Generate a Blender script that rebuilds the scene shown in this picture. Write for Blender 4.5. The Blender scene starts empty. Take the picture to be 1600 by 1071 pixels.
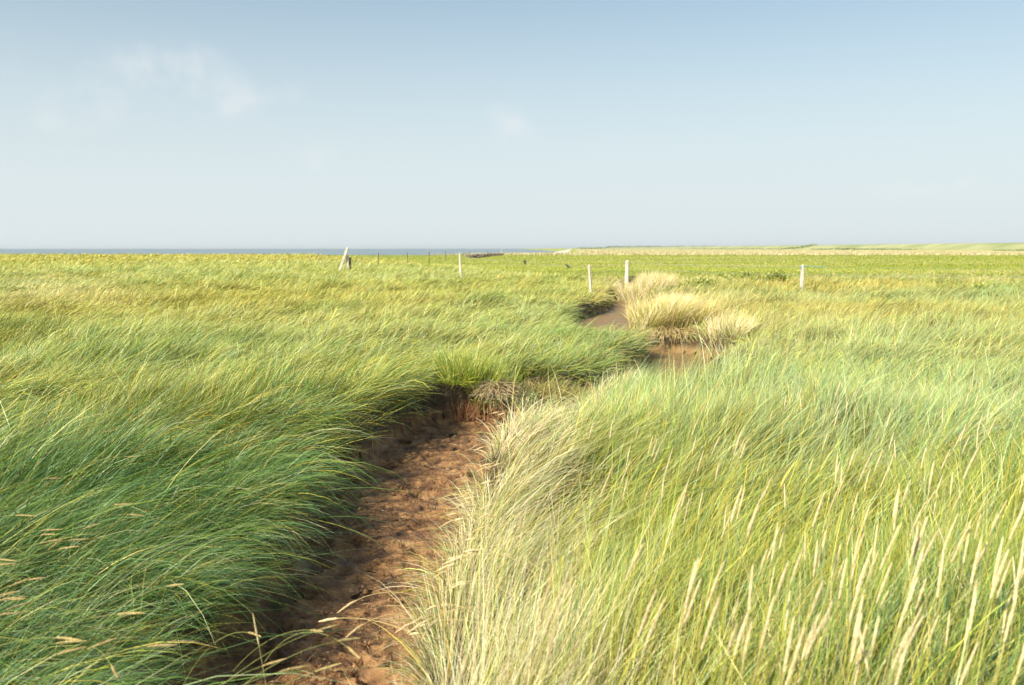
import bpy, math, random
import numpy as np
from mathutils import Vector
random.seed(7)
R = np.random.default_rng(11)
sc = bpy.context.scene
COL = sc.collection
rad = math.radians

# ------------------------------------------------------------------ camera
H = 1.8                      # eye height above the marsh surface
FPX = 1386.0                 # focal length in pixels of the 1600 px wide photo
PITCH = math.atan((535.5 - 388.5) / FPX)
cam = bpy.data.cameras.new('camera'); camo = bpy.data.objects.new('camera', cam); COL.objects.link(camo)
cam.sensor_width = 36.0; cam.lens = 36.0 * FPX / 1600; cam.clip_start = 0.05; cam.clip_end = 40000
camo.location = (0, 0, H); camo.rotation_euler = (rad(90) - PITCH, 0, 0)
cam.dof.use_dof = True; cam.dof.focus_distance = 7.5; cam.dof.aperture_fstop = 3.2
sc.camera = camo

# ------------------------------------------------------------------ sky and sun
SUN_EL = rad(38); SUN_AZ = math.atan2(-0.70, -0.71)       # sun low on the left, a little behind the camera
w = bpy.data.worlds.new('World'); sc.world = w; w.use_nodes = True
nt = w.node_tree; nt.nodes.clear()
def N(t, tree=None, **k):
    n = (tree or nt).nodes.new(t)
    for a, b in k.items(): setattr(n, a, b)
    return n
out = N('ShaderNodeOutputWorld'); bg = N('ShaderNodeBackground'); bg.inputs[1].default_value = 0.088
sky = N('ShaderNodeTexSky'); sky.sky_type = 'NISHITA'; sky.sun_disc = False
sky.sun_elevation = SUN_EL; sky.sun_rotation = SUN_AZ; sky.air_density = 1.0; sky.dust_density = 2.2; sky.ozone_density = 0.8
SKY_PALE = 0.17
tc = N('ShaderNodeTexCoord'); sep = N('ShaderNodeSeparateXYZ'); nt.links.new(tc.outputs['Generated'], sep.inputs[0])
def M(op, a, b=None, tree=None):
    n = N('ShaderNodeMath', tree); n.operation = op; t = tree or nt
    for i, v in enumerate((a, b)):
        if v is None: continue
        if isinstance(v, (int, float)): n.inputs[i].default_value = v
        else: t.links.new(v, n.inputs[i])
    return n.outputs[0]
ymax = M('MAXIMUM', sep.outputs[1], 0.05)
ca = M('DIVIDE', sep.outputs[0], ymax); ce = M('DIVIDE', sep.outputs[2], ymax)
cmb = N('ShaderNodeCombineXYZ'); nt.links.new(ca, cmb.inputs[0]); nt.links.new(ce, cmb.inputs[1])
nz = N('ShaderNodeTexNoise'); nz.inputs['Scale'].default_value = 14; nz.inputs['Detail'].default_value = 6; nz.inputs['Roughness'].default_value = .55
nt.links.new(cmb.outputs[0], nz.inputs['Vector'])
wn_ = N('ShaderNodeTexNoise'); wn_.inputs['Scale'].default_value = 16; wn_.inputs['Detail'].default_value = 4; nt.links.new(cmb.outputs[0], wn_.inputs['Vector'])
wsub = N('ShaderNodeVectorMath', operation='SUBTRACT'); nt.links.new(wn_.outputs['Color'], wsub.inputs[0]); wsub.inputs[1].default_value = (.5, .5, .5)
wsc = N('ShaderNodeVectorMath', operation='MULTIPLY'); nt.links.new(wsub.outputs[0], wsc.inputs[0]); wsc.inputs[1].default_value = (.17, .075, 0)
wadd = N('ShaderNodeVectorMath', operation='ADD'); nt.links.new(cmb.outputs[0], wadd.inputs[0]); nt.links.new(wsc.outputs[0], wadd.inputs[1])
acc = None
def pxdir(px, py):
    u = (px - 800) / FPX; v = -(py - 535.5) / FPX
    y = math.cos(PITCH) + v * math.sin(PITCH); z = -math.sin(PITCH) + v * math.cos(PITCH)
    return u / y, z / y
for (px, py, rx, ry, s) in [(250, 102, 110, 50, .62), (310, 128, 120, 46, .52), (385, 140, 90, 32, .42), (125, 160, 95, 50, .40), (788, 197, 55, 26, .50), (490, 236, 60, 22, .2),
                            (1412, 286, 40, 12, .28), (1505, 287, 50, 13, .34), (40, 128, 90, 40, .12)]:
    cx, cy = pxdir(px, py)
    sb = N('ShaderNodeVectorMath', operation='SUBTRACT'); nt.links.new(wadd.outputs[0], sb.inputs[0]); sb.inputs[1].default_value = (cx, cy, 0)
    ml = N('ShaderNodeVectorMath', operation='MULTIPLY'); nt.links.new(sb.outputs[0], ml.inputs[0]); ml.inputs[1].default_value = (FPX / rx, FPX / ry, 0)
    ln = N('ShaderNodeVectorMath', operation='LENGTH'); nt.links.new(ml.outputs[0], ln.inputs[0])
    mr = N('ShaderNodeMapRange'); mr.interpolation_type = 'SMOOTHERSTEP'; nt.links.new(ln.outputs['Value'], mr.inputs[0])
    mr.inputs[1].default_value = 1.35; mr.inputs[2].default_value = 0.0; mr.inputs[3].default_value = 0; mr.inputs[4].default_value = s
    acc = mr.outputs[0] if acc is None else M('MAXIMUM', acc, mr.outputs[0])
nr = N('ShaderNodeMapRange'); nt.links.new(nz.outputs[0], nr.inputs[0]); nr.inputs[1].default_value = .36; nr.inputs[2].default_value = .66
cl = M('MULTIPLY', acc, nr.outputs[0])
# thin high haze that pales the whole sky, strongest near the horizon
hz = N('ShaderNodeMapRange'); nt.links.new(sep.outputs[2], hz.inputs[0]); hz.inputs[1].default_value = 0.0; hz.inputs[2].default_value = 0.36
hz.inputs[3].default_value = .93; hz.inputs[4].default_value = SKY_PALE; hz.interpolation_type = 'SMOOTHSTEP'
mx = N('ShaderNodeMix', data_type='RGBA'); nt.links.new(hz.outputs[0], mx.inputs['Factor']); nt.links.new(sky.outputs[0], mx.inputs['A'])
mx.inputs['B'].default_value = (6.45, 5.95, 6.35, 1)
mx2 = N('ShaderNodeMix', data_type='RGBA'); nt.links.new(cl, mx2.inputs['Factor']); nt.links.new(mx.outputs['Result'], mx2.inputs['A'])
mx2.inputs['B'].default_value = (7.6, 6.4, 6.5, 1)
tn_ = N('ShaderNodeMix', data_type='RGBA'); tn_.blend_type = 'MULTIPLY'; tn_.inputs['Factor'].default_value = 1; tn_.inputs['B'].default_value = (.865, 1.035, 1.01, 1)
nt.links.new(mx2.outputs['Result'], tn_.inputs['A']); nt.links.new(tn_.outputs['Result'], bg.inputs[0]); nt.links.new(bg.outputs[0], out.inputs[0])

sl = bpy.data.lights.new('sun', 'SUN'); sl.energy = 5.0; sl.angle = rad(0.5); sl.color = (1.0, 0.89, 0.68)
so = bpy.data.objects.new('sun', sl); COL.objects.link(so)
sdir = Vector((math.sin(SUN_AZ) * math.cos(SUN_EL), math.cos(SUN_AZ) * math.cos(SUN_EL), math.sin(SUN_EL)))
so.rotation_euler = sdir.to_track_quat('Z', 'Y').to_euler(); so.location = (0, 0, 60)
vs = sc.view_settings; vs.view_transform = 'Standard'; vs.look = 'None'; vs.gamma = 1; vs.exposure = 0.67
sc.cycles.max_bounces = 8; sc.cycles.diffuse_bounces = 3; sc.cycles.transmission_bounces = 4; sc.cycles.volume_bounces = 0

# ------------------------------------------------------------------ helpers
def at(px, py, z):
    u = (px - 800) / FPX; v = -(py - 535.5) / FPX
    d = np.array([u, math.cos(PITCH) + v * math.sin(PITCH), -math.sin(PITCH) + v * math.cos(PITCH)])
    return d[:2] * ((z - H) / d[2])
def to_px(x, y, z):
    zc = z - H
    f = y * math.cos(PITCH) - zc * math.sin(PITCH); up = y * math.sin(PITCH) + zc * math.cos(PITCH)
    f = np.maximum(f, .05)
    return 800 + FPX * x / f, 535.5 - FPX * up / f
_T = np.random.default_rng(5).random((257, 257))
def vnoise(x, y, s, seed=0):
    x = np.asarray(x) / s + 17.3 * seed + 1000; y = np.asarray(y) / s + 9.1 * seed + 1000
    xi = np.floor(x).astype(int); yi = np.floor(y).astype(int); fx = x - xi; fy = y - yi
    fx = fx * fx * (3 - 2 * fx); fy = fy * fy * (3 - 2 * fy); xi %= 256; yi %= 256
    return (_T[xi, yi] * (1 - fx) + _T[xi + 1, yi] * fx) * (1 - fy) + (_T[xi, yi + 1] * (1 - fx) + _T[xi + 1, yi + 1] * fx) * fy
def fbm(x, y, s, seed=0, o=3):
    v = 0; a = .5; t = 0
    for i in range(o): v = v + a * vnoise(x, y, s / 2 ** i, seed + i); t += a; a *= .5
    return v / t
def sstep(a, b, v):
    t = np.clip((v - a) / (b - a), 0, 1); return t * t * (3 - 2 * t)

CR = np.array([(-1.1, -4, .62), (-1.12, 0, .62), (-1.06, 2.6, .54), (-1.04, 4, .54), (-1.04, 5, .60), (-1.06, 6, .66), (-1.08, 7, .70), (-1.04, 8.3, .78), (-.75, 9.5, .84),
               (-.38, 10.7, .80), (.10, 11.6, .56), (.8, 12.5, .4), (1.7, 13.8, .45), (2.6, 15.2, .7), (3.25, 16.8, 1.0), (3.35, 17.9, .85),
               (2.95, 19.4, .5), (2.45, 21.2, 1.0), (2.55, 23.8, 1.3), (2.85, 26.2, 1.2), (3.4, 28.5, 1.0), (4.1, 32, .8), (4.7, 37, .55), (5.5, 43, .4), (7, 52, .3), (9, 60, .2)])
def cr_curve(step):
    pts = []
    P = CR
    for i in range(len(P) - 1):
        p0 = P[max(i - 1, 0)]; p1 = P[i]; p2 = P[i + 1]; p3 = P[min(i + 2, len(P) - 1)]
        n = max(2, int(np.hypot(*(p2 - p1)[:2]) / step))
        t = np.arange(n)[:, None] / n
        pts.append(.5 * (2 * p1 + (p2 - p0) * t + (2 * p0 - 5 * p1 + 4 * p2 - p3) * t ** 2 + (3 * p1 - p0 - 3 * p2 + p3) * t ** 3))
    return np.concatenate(pts + [P[-1:]])
CP = cr_curve(.15)
CT = np.gradient(CP[:, :2], axis=0); CT /= np.linalg.norm(CT, axis=1)[:, None]
def creek(x, y):
    """distance outside the creek floor (negative inside), side (+1 = right bank), tangent angle"""
    x = np.asarray(x, float); y = np.asarray(y, float)
    s = np.full(x.shape, 99.); side = np.ones(x.shape); ta = np.full(x.shape, math.pi / 2)
    m = (x > -6) & (x < 14) & (y > -6) & (y < 66)
    ids = np.nonzero(m)[0]
    for c in range(0, len(ids), 20000):
        I = ids[c:c + 20000]
        dx = x[I][:, None] - CP[None, :, 0]; dy = y[I][:, None] - CP[None, :, 1]
        d2 = dx * dx + dy * dy; k = d2.argmin(1); r = np.arange(len(I))
        d = np.sqrt(d2[r, k])
        t = CT[k]; cr = dx[r, k] * t[:, 1] - dy[r, k] * t[:, 0]
        s[I] = d - CP[k, 2]; side[I] = np.where(cr >= 0, 1, -1); ta[I] = np.arctan2(t[:, 1], t[:, 0])
    s = np.where(s < 90, s + .24 * (fbm(x, y, .55, 31) - .5) + np.where(side < 0, .42, .2) * (vnoise(x, y, 1.3, 33) - .42), s)
    return s, side, ta
FLOOR = -.45
def shore_x(y): return np.where(y > 290, 14.6 + (y - 290) * .0682, 14.6 - (290 - y) * .9)
def land(x, y):
    """marsh surface without the creek"""
    r = np.hypot(x, y)
    a = sstep(1, 12, r)
    z = (.10 + .12 * a) * (fbm(x, y, 4.5, 1, 2) - .5) + (.10 + .14 * sstep(2, 5, r) * (1 - sstep(30, 80, r))) * (fbm(x, y, 1.2, 3, 2) - .5)
    z = z - .42 * np.exp(-(((x - 2.7) / 1.2) ** 2 + ((y - 13.5) / 2.1) ** 2)) - .40 * np.exp(-(((x - 2.3) / 1.0) ** 2 + ((y - 22.0) / 2.4) ** 2))
    z = z - .34 * np.exp(-(((x + .05) / .85) ** 4 + ((y - 12.5) / .55) ** 4)) - .36 * np.exp(-(((x - .55) / .85) ** 2 + ((y - 10.4) / 1.5) ** 2))
    fld = field(x, y)
    z = z * (1 - .8 * fld)
    z = z * (1 - sstep(150, 400, r)) 
    # land falls to the sea beyond the marsh edge
    edge = 246 + 10 * (vnoise(x, y * 0, 60, 4) - .5)
    seaL = sstep(0, 12, y - edge) * (x < 40)
    sx = shore_x(y)
    f = np.where(y > edge, sstep(0, 7, sx - x), 0)
    z = z - 2.2 * f * seaL
    # sea dike on the right
    base = 352 + np.clip((y - 600) * .02, 0, 200)
    z = z + 6.2 * sstep(0, 36, x - base) * sstep(120, 500, y)
    return z
def field(x, y):
    """1 in the mown pasture beyond the fence"""
    b = 47 + 4 * (vnoise(x, y, 9, 6) - .5) + np.clip(-x, 0, 200) * 3.2 + np.clip(4 - x, 0, 8) * 2.2
    return sstep(0, 5, y - b)
def height(x, y, s=None, side=None):
    z = land(x, y)
    if s is None: s, side, _ = creek(x, y)
    wl = np.where(side < 0, .13, .26)
    k = sstep(-.04, 1, s / wl)
    fade = 1 - sstep(48, 60, y)
    return z * k + (1 - k) * (z * (1 - fade) + FLOOR * fade + .03 * np.clip(-s, 0, 1) * 0)

def mat(name):
    m = bpy.data.materials.new(name); m.use_nodes = True
    return m, m.node_tree, m.node_tree.nodes['Principled BSDF']
def noise_col(m_tree, bsdf, stops, scale, detail=5, coord='Object', stretch=(1, 1, 1), rough=.85, bump=0, bscale=None):
    t = m_tree; tcn = N('ShaderNodeTexCoord', t); mp = N('ShaderNodeMapping', t); mp.inputs['Scale'].default_value = stretch
    t.links.new(tcn.outputs[coord], mp.inputs[0])
    n = N('ShaderNodeTexNoise', t); n.inputs['Scale'].default_value = scale; n.inputs['Detail'].default_value = detail
    t.links.new(mp.outputs[0], n.inputs['Vector'])
    cr = N('ShaderNodeValToRGB', t); e = cr.color_ramp.elements
    while len(e) < len(stops): e.new(.5)
    for i, (p, c) in enumerate(stops): e[i].position = p; e[i].color = (*c, 1)
    t.links.new(n.outputs[0], cr.inputs[0]); t.links.new(cr.outputs[0], bsdf.inputs['Base Color'])
    bsdf.inputs['Roughness'].default_value = rough
    if bump:
        n2 = N('ShaderNodeTexNoise', t); n2.inputs['Scale'].default_value = bscale or scale * 3; n2.inputs['Detail'].default_value = 6
        t.links.new(mp.outputs[0], n2.inputs['Vector'])
        b = N('ShaderNodeBump', t); b.inputs['Strength'].default_value = bump; b.inputs['Distance'].default_value = .03
        t.links.new(n2.outputs[0], b.inputs['Height']); t.links.new(b.outputs[0], bsdf.inputs['Normal'])
    return cr

def build(name, V, Q, material, colors=None, parent=None, smooth=False, loc=None):
    """V (n,3), Q (m,4) or (m,3) faces or list; one mesh object"""
    me = bpy.data.meshes.new(name)
    if isinstance(Q, np.ndarray):
        k = Q.shape[1]
        me.vertices.add(len(V)); me.vertices.foreach_set('co', np.asarray(V, np.float32).ravel())
        me.loops.add(Q.size); me.loops.foreach_set('vertex_index', Q.astype(np.int32).ravel())
        me.polygons.add(len(Q)); me.polygons.foreach_set('loop_start', np.arange(0, Q.size, k, dtype=np.int32))
        me.update(calc_edges=True)
    else:
        me.from_pydata([tuple(v) for v in V], [], Q)
    if colors is not None:
        ca_ = me.color_attributes.new('tint', 'FLOAT_COLOR', 'POINT')
        c4 = np.ones((len(V), 4), np.float32); c4[:, :3] = colors; ca_.data.foreach_set('color', c4.ravel())
    me.polygons.foreach_set('use_smooth', np.full(len(me.polygons), smooth))
    me.materials.append(material)
    o = bpy.data.objects.new(name, me); COL.objects.link(o)
    if parent is not None: o.parent = parent
    if loc is not None: o.location = loc
    return o
def tag(o, label=None, cat=None, group=None, kind=None):
    if label: o['label'] = label
    if cat: o['category'] = cat
    if group: o['group'] = group
    if kind: o['kind'] = kind
    return o
def empty(name, loc):
    o = bpy.data.objects.new(name, None); COL.objects.link(o); o.location = loc; o.empty_display_size = .1; return o

# ------------------------------------------------------------------ grass material and blade builder
def grass_material(name, transl=.20, gloss=.04, rough=.45):
    m = bpy.data.materials.new(name); m.use_nodes = True; t = m.node_tree; t.nodes.clear()
    o = N('ShaderNodeOutputMaterial', t); at_ = N('ShaderNodeAttribute', t); at_.attribute_name = 'tint'
    d = N('ShaderNodeBsdfDiffuse', t); tr = N('ShaderNodeBsdfTranslucent', t); g = N('ShaderNodeBsdfGlossy', t)
    g.inputs['Roughness'].default_value = rough; g.inputs['Color'].default_value = (.85, .95, 1, 1)
    hs = N('ShaderNodeMix', t, data_type='RGBA'); hs.blend_type = 'MULTIPLY'; hs.inputs['Factor'].default_value = 1; hs.inputs['B'].default_value = (.95, 1.0, .62, 1)
    t.links.new(at_.outputs['Color'], d.inputs['Color']); t.links.new(at_.outputs['Color'], hs.inputs['A']); t.links.new(hs.outputs['Result'], tr.inputs['Color'])
    a = N('ShaderNodeMixShader', t); a.inputs[0].default_value = transl; t.links.new(d.outputs[0], a.inputs[1]); t.links.new(tr.outputs[0], a.inputs[2])
    b = N('ShaderNodeMixShader', t); b.inputs[0].default_value = gloss; t.links.new(a.outputs[0], b.inputs[1]); t.links.new(g.outputs[0], b.inputs[2])
    t.links.new(b.outputs[0], o.inputs[0]); return m
MG = grass_material('grass_blades')
MSTRAW = grass_material('dry_straw', .22, .03)

def blades(P, az, th0, th1, L, W, n, cbase, ctip, pw=1.0, daz=None):
    """ribbon blades; returns verts, quads, colours"""
    P = np.asarray(P); Nn = len(P)
    V = np.empty((Nn, n + 1, 2, 3), np.float32); C = np.empty((Nn, n + 1, 2, 3), np.float32)
    pos = P.copy(); tw = R.uniform(-.9, .9, Nn)
    for k in range(n + 1):
        t = k / n
        th = th0 + (th1 - th0) * t ** pw
        a = az + (daz * t if daz is not None else 0)
        d = np.stack([np.sin(th) * np.cos(a), np.sin(th) * np.sin(a), np.cos(th)], 1)
        if k: pos = pos + d * (L / n)[:, None]
        h = np.stack([-np.sin(a), np.cos(a), np.zeros(Nn)], 1); nn = np.cross(d, h)
        wv = h * np.cos(tw)[:, None] + nn * np.sin(tw)[:, None]
        ww = W * (.5 * (1 - t ** 2.2) + .02) if n > 1 else W * (.5 if k == 0 else .08)
        V[:, k, 0] = pos - wv * ww[:, None]; V[:, k, 1] = pos + wv * ww[:, None]
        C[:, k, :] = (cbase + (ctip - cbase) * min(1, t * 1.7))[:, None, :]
    b = (np.arange(Nn) * (2 * (n + 1)))[:, None]; q = []
    for k in range(n): q.append(np.concatenate([b + 2 * k, b + 2 * k + 1, b + 2 * k + 3, b + 2 * k + 2], 1))
    return V.reshape(-1, 3), np.stack(q, 1).reshape(-1, 4), C.reshape(-1, 3), pos
def merge(parts):
    off = 0; Vs = []; Qs = []; Cs = []
    for p in parts: Vs.append(p[0]); Qs.append(p[1] + off); Cs.append(p[2]); off += len(p[0])
    return np.concatenate(Vs), np.concatenate(Qs), np.concatenate(Cs)

PAL = np.array([(.062, .175, .070),   # 0 deep blue green
                (.150, .300, .045),   # 1 fresh green
                (.450, .450, .066),   # 2 yellow green
                (.440, .560, .270),   # 3 pale mint
                (.860, .720, .460),   # 4 straw
                (.560, .400, .090)])  # 5 ochre
def G(px, py, cx, cy, rx, ry): return np.exp(-(((px - cx) / rx) ** 2 + ((py - cy) / ry) ** 2))
def tint(x, y, s, side):
    """species mix over the marsh: where each kind of grass grows"""
    px, py = to_px(x, y, .3); n = len(x)
    w = np.zeros((6, n))
    patch = fbm(x, y, 3.2, 41, 3); p2 = fbm(x, y * .6, 9, 45, 2); p3 = vnoise(x, y, .8, 49)
    left = np.where(s < 90, side < 0, px < 900 + 0 * px)
    left = np.where(y > 40, px < 900, left)
    near = sstep(500, 760, py)
    w[0] = .18 + left * near * 1.9 + left * .25 * sstep(420, 560, py)
    w[1] = .60 + left * near * .8 + .3 * patch
    w[2] = .75 - .30 * left * near + .9 * left * (1 - near) + 1.3 * (1 - left) * sstep(560, 900, py) + .6 * (1 - near)
    w[3] = .50 + left * .35 * near + .5 * (1 - near) + 2.0 * sstep(.52, .68, p2) * (1 - .5 * near)
    hol = sstep(.58, .70, fbm(x * .7, y, 1.7, 121, 3)) * (1 - sstep(50, 80, y)); w[0] += 1.6 * hol; w[1] += 2.6 * hol
    w[4] = .07 + .10 * (1 - near)
    w[5] = .07 + .8 * sstep(.52, .66, patch) * (1 - near) + .25 * (1 - near)
    def add(k, v, c): 
        for i, q in zip(k, c): w[i] += v * q
    add((3, 0), G(px, py, 1480, 630, 330, 80), (5.5, .8)); add((3,), G(px, py, 1150, 600, 160, 35), (2.0,)); add((2, 1), (1 - left) * sstep(700, 800, py), (1.6, .7))
    add((3, 2), G(px, py, 1450, 510, 260, 22), (3.5, 1)); add((3,), G(px, py, 1400, 458, 260, 7), (3.5,))
    add((5, 4, 2), G(px, py, 1250, 482, 170, 15), (2.5, .8, 2)); add((5, 2), G(px, py, 1300, 443, 350, 7), (2.2, 1))
    add((4, 5), G(px, py, 1350, 428, 400, 5.5), (3.0, .8)); add((4, 2), G(px, py, 985, 465, 40, 38), (6, 1))
    add((4, 2, 5), G(px, py, 1070, 475, 85, 38), (3.0, 2.5, 1.0)); add((4,), G(px, py, 1130, 560, 45, 22), (4.5,))
    add((2, 4), G(px, py, 1190, 520, 120, 34), (2.6, .9))
    add((4,), G(px, py, 60, 450, 120, 22), (2.2,)); add((5, 2), G(px, py, 420, 470, 330, 24), (1.6, 1.4))
    add((3, 1), G(px, py, 300, 545, 330, 26), (2.2, .8)); add((5, 2), G(px, py, 330, 402, 500, 6), (3.0, 2.0)); add((3, 2), G(px, py, 300, 421, 400, 7), (1.4, 1.0))
    add((3, 1), G(px, py, 800, 470, 120, 22), (1.8, 1.2)); add((2,), G(px, py, 850, 425, 160, 12), (2.,)); add((1, 0), G(px, py, 930, 545, 110, 22), (2.8, 1.2))
    add((1, 2), G(px, py, 760, 590, 110, 28), (2.2, 1.6))
    # straw along the right edge of the creek
    re = (1 - left) * sstep(-.1, .05, s) * (1 - sstep(.35, .95, s)) * (y < 13)
    add((4, 3), re * (.4 + p3), (9, 1.5))
    add((4,), (1 - left) * sstep(900, 1071, py) * .5, (1,))
    w = np.maximum(w, .01) * np.exp(R.normal(0, .25, w.shape))
    cw = np.cumsum(w, 0); u = R.random(n) * cw[-1]; k = (u[None] > cw).sum(0)
    mean = (PAL.T @ (w / w.sum(0))).T; far = (.15 + .55 * sstep(8, 26, np.hypot(x, y)))[:, None]
    c = PAL[k] * (1 - far) + mean * far
    c = c * (R.uniform(.55, 1.22, n) * (1 + .12 * (1 - near) * left))[:, None]
    c = c * (1 + R.normal(0, .06, (n, 3)))
    return np.clip(c, .01, .9), k, left

def scatter(d0, d1, dens, fov=.74):
    """random points in the wedge in front of the viewpoint, density falls with distance"""
    area = fov * (d1 ** 2 - d0 ** 2)
    Nmax = int(area * dens(d0))
    out_ = []
    rings = np.geomspace(d0, d1, 24)
    for a, b in zip(rings[:-1], rings[1:]):
        nn = int(fov * (b * b - a * a) * dens((a + b) / 2))
        y = np.sqrt(R.uniform(a * a, b * b, nn)); x = R.uniform(-fov, fov, nn) * y
        out_.append(np.stack([x, y], 1))
    return np.concatenate(out_)

def grass_zone(d0, d1, dens, n, wscale, lscale=1.0):
    TB = 14 if d1 < 40 else 6
    T = scatter(d0, d1, lambda d: dens(d) / TB); T = np.concatenate([T, scatter(d0, d1, lambda d: dens(d) / TB * .25)])
    nb = np.maximum(1, R.poisson(TB * .8, len(T)) * (R.random(len(T)) < .8)); ti = np.repeat(np.arange(len(T)), nb)
    tr_ = R.uniform(.02, .055, len(T))[ti] * np.clip(np.hypot(*T[ti].T) / 9, 1, 4); off = R.normal(0, 1, (len(ti), 2)) * tr_[:, None]
    x, y = (T[ti] + off).T; tuftL = np.exp(R.normal(0, .20, len(T)))[ti]; tuftA = R.normal(0, .42, len(T))[ti]; tuftB = R.normal(0, .20, len(T))[ti]; tuftC = R.normal(0, .15, len(T))[ti]; spread = off / (tr_[:, None] * 1.5)
    s, side, ta = creek(x, y)
    px, py = to_px(x, y, 0)
    keep = s > np.where(side < 0, .05, .12)
    keep &= R.random(len(x)) > field(x, y) * 1.0
    keep &= ~((y > 246) & (x < shore_x(y) + 6))
    gaps = .55 * fbm(x, y, .6, 61, 2) + .45 * vnoise(x, y, .16, 62)
    hx, hy = at(800, 820, .1); keep &= ((x - hx) / .17) ** 2 + ((y - hy) / .26) ** 2 > 1
    keep &= ~((x > -.4) & (x < .42) & (y > 9.7) & (y < 12.8) & (R.random(len(x)) < .9))
    keep &= ~((x > -1.22) & (x < 0) & (y > 10.6) & (y < 12.2))
    keep &= ~((((x + .25) / .92) ** 4 + ((y - 12.2) / .90) ** 4 < 1))
    keep &= R.random(len(x)) < np.clip(.2 + 3.0 * (gaps - .27), .08, 1)
    x, y, s, side, ta, gaps, tuftL, tuftA, tuftB, tuftC = [q[keep] for q in (x, y, s, side, ta, gaps, tuftL, tuftA, tuftB, tuftC)]; spread = spread[keep]
    nB = len(x); z = height(x, y, s, side) - .01
    c, k, left = tint(x, y, s, side); c = c * np.exp(tuftC)[:, None]
    d = np.hypot(x, y)
    L = R.normal(.46, .10, nB) * (.62 + .8 * fbm(x, y, .6, 63, 3)) * lscale * tuftL * (1 - .24 * sstep(8, 16, d) * (1 - sstep(45, 90, d)))
    L = np.where(left > .5, L * 1.06, L * 1.0)
    hol = sstep(.58, .70, fbm(x * .7, y, 1.7, 121, 3)); L = L * (1 + .30 * hol); L = L * (1 - .25 * sstep(.55, .7, fbm(x * .7, y, 1.9, 131, 2)))
    dirn = .6 * fbm(x, y, 1.8, 71, 2) + .4 * fbm(x, y, .35, 72, 2); lay = .6 * fbm(x, y, 1.7, 75, 2) + .4 * fbm(x, y, .4, 76, 2)
    az = np.where(left > .5, rad(22), rad(24)) + (dirn - .5) * 3.2 + tuftA + R.normal(0, .34, nB)
    ax, ay = np.cos(az) + .30 * spread[:, 0], np.sin(az) + .30 * spread[:, 1]; az = np.arctan2(ay, ax)
    th1 = np.where(left > .5, rad(80), rad(70)) + (lay - .5) * rad(95) + tuftB + R.normal(0, .24, nB)
    th0 = R.normal(.46, .26, nB) + (lay - .5) * 1.1
    ppx, ppy = to_px(x, y, .3)
    up = (left < .5) * sstep(800, 1000, ppy)
    th1 = th1 - up * rad(10)
    # bank edges droop over the creek
    eL = (left > .5) & (s < .45); kL = np.where(eL, 1 - s / .45, 0)
    tgt = np.where(side > 0, ta + math.pi / 2, ta - math.pi / 2)
    def turn(a, b, f): return a + ((b - a + math.pi) % (2 * math.pi) - math.pi) * f
    near_left = eL & (y < 13)
    az = np.where(eL, turn(az, tgt, .45 * kL), az); th1 = np.where(eL, th1 + kL * rad(34), th1); th0 = np.where(eL, th0 + .35 * kL, th0); L = np.where(near_left, L * (1 - .10 * kL), L)
    wE = np.where(y < 13, .30, .45)
    eR = (left < .5) & (s < wE); kR = np.where(eR, 1 - s / wE, 0)
    kR = kR * (.35 + 1.0 * vnoise(x, y, .5, 77))
    kR = np.clip(kR * 1.6, 0, 1)
    low = (left < .5) * sstep(7.6, 8.8, y) * (1 - sstep(12.4, 13.2, y)) * (1 - sstep(.55, 1.35, x)); dip = np.clip(np.exp(-(((x - 2.6) / 1.2) ** 2 + ((y - 13.4) / 2.3) ** 2)) + .5 * np.exp(-(((x - 1.5) / 1.3) ** 2 + ((y - 17.8) / 2.2) ** 2)) + np.exp(-(((x - 2.3) / 1.1) ** 2 + ((y - 22.2) / 2.2) ** 2)), 0, 1); L = L * (1 - .55 * low) * (1 - .6 * dip)
    stray = R.random(nB) < .10; az = np.where(stray, az + R.normal(0, 1.1, nB), az); th0 = np.where(stray, th1 * .8, th0); L = np.where(stray, L * 1.15, L)
    az = np.where(eR, turn(az, tgt, kR), az); th1 = np.where(eR, th1 * (1 - kR) + kR * rad(112), th1)
    L = np.where(eR, L * (1 - .42 * kR), L)
    thatch = (R.random(nB) < .10) & (s > .3); c = np.where(thatch[:, None], np.array((.34, .25, .13)) * R.uniform(.6, 1.3, nB)[:, None], c); L = np.where(thatch, L * .55, L)
    W = np.where(k == 2, .0031, .0024) * np.where(R.random(nB) < .07, 1.9, 1) * R.uniform(.7, 1.35, nB) * wscale(d)
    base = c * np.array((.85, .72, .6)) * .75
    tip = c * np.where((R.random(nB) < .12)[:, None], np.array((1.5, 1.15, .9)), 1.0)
    out_ = []
    P3 = np.stack([x, y, z], 1)
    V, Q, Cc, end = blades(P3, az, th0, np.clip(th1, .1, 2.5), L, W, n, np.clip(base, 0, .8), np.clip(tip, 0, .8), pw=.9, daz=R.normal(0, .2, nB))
    nv = 2 * (n + 1); L3 = (left > .5)
    return V.reshape(nB, nv, 3), Cc.reshape(nB, nv, 3), L3, n

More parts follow.
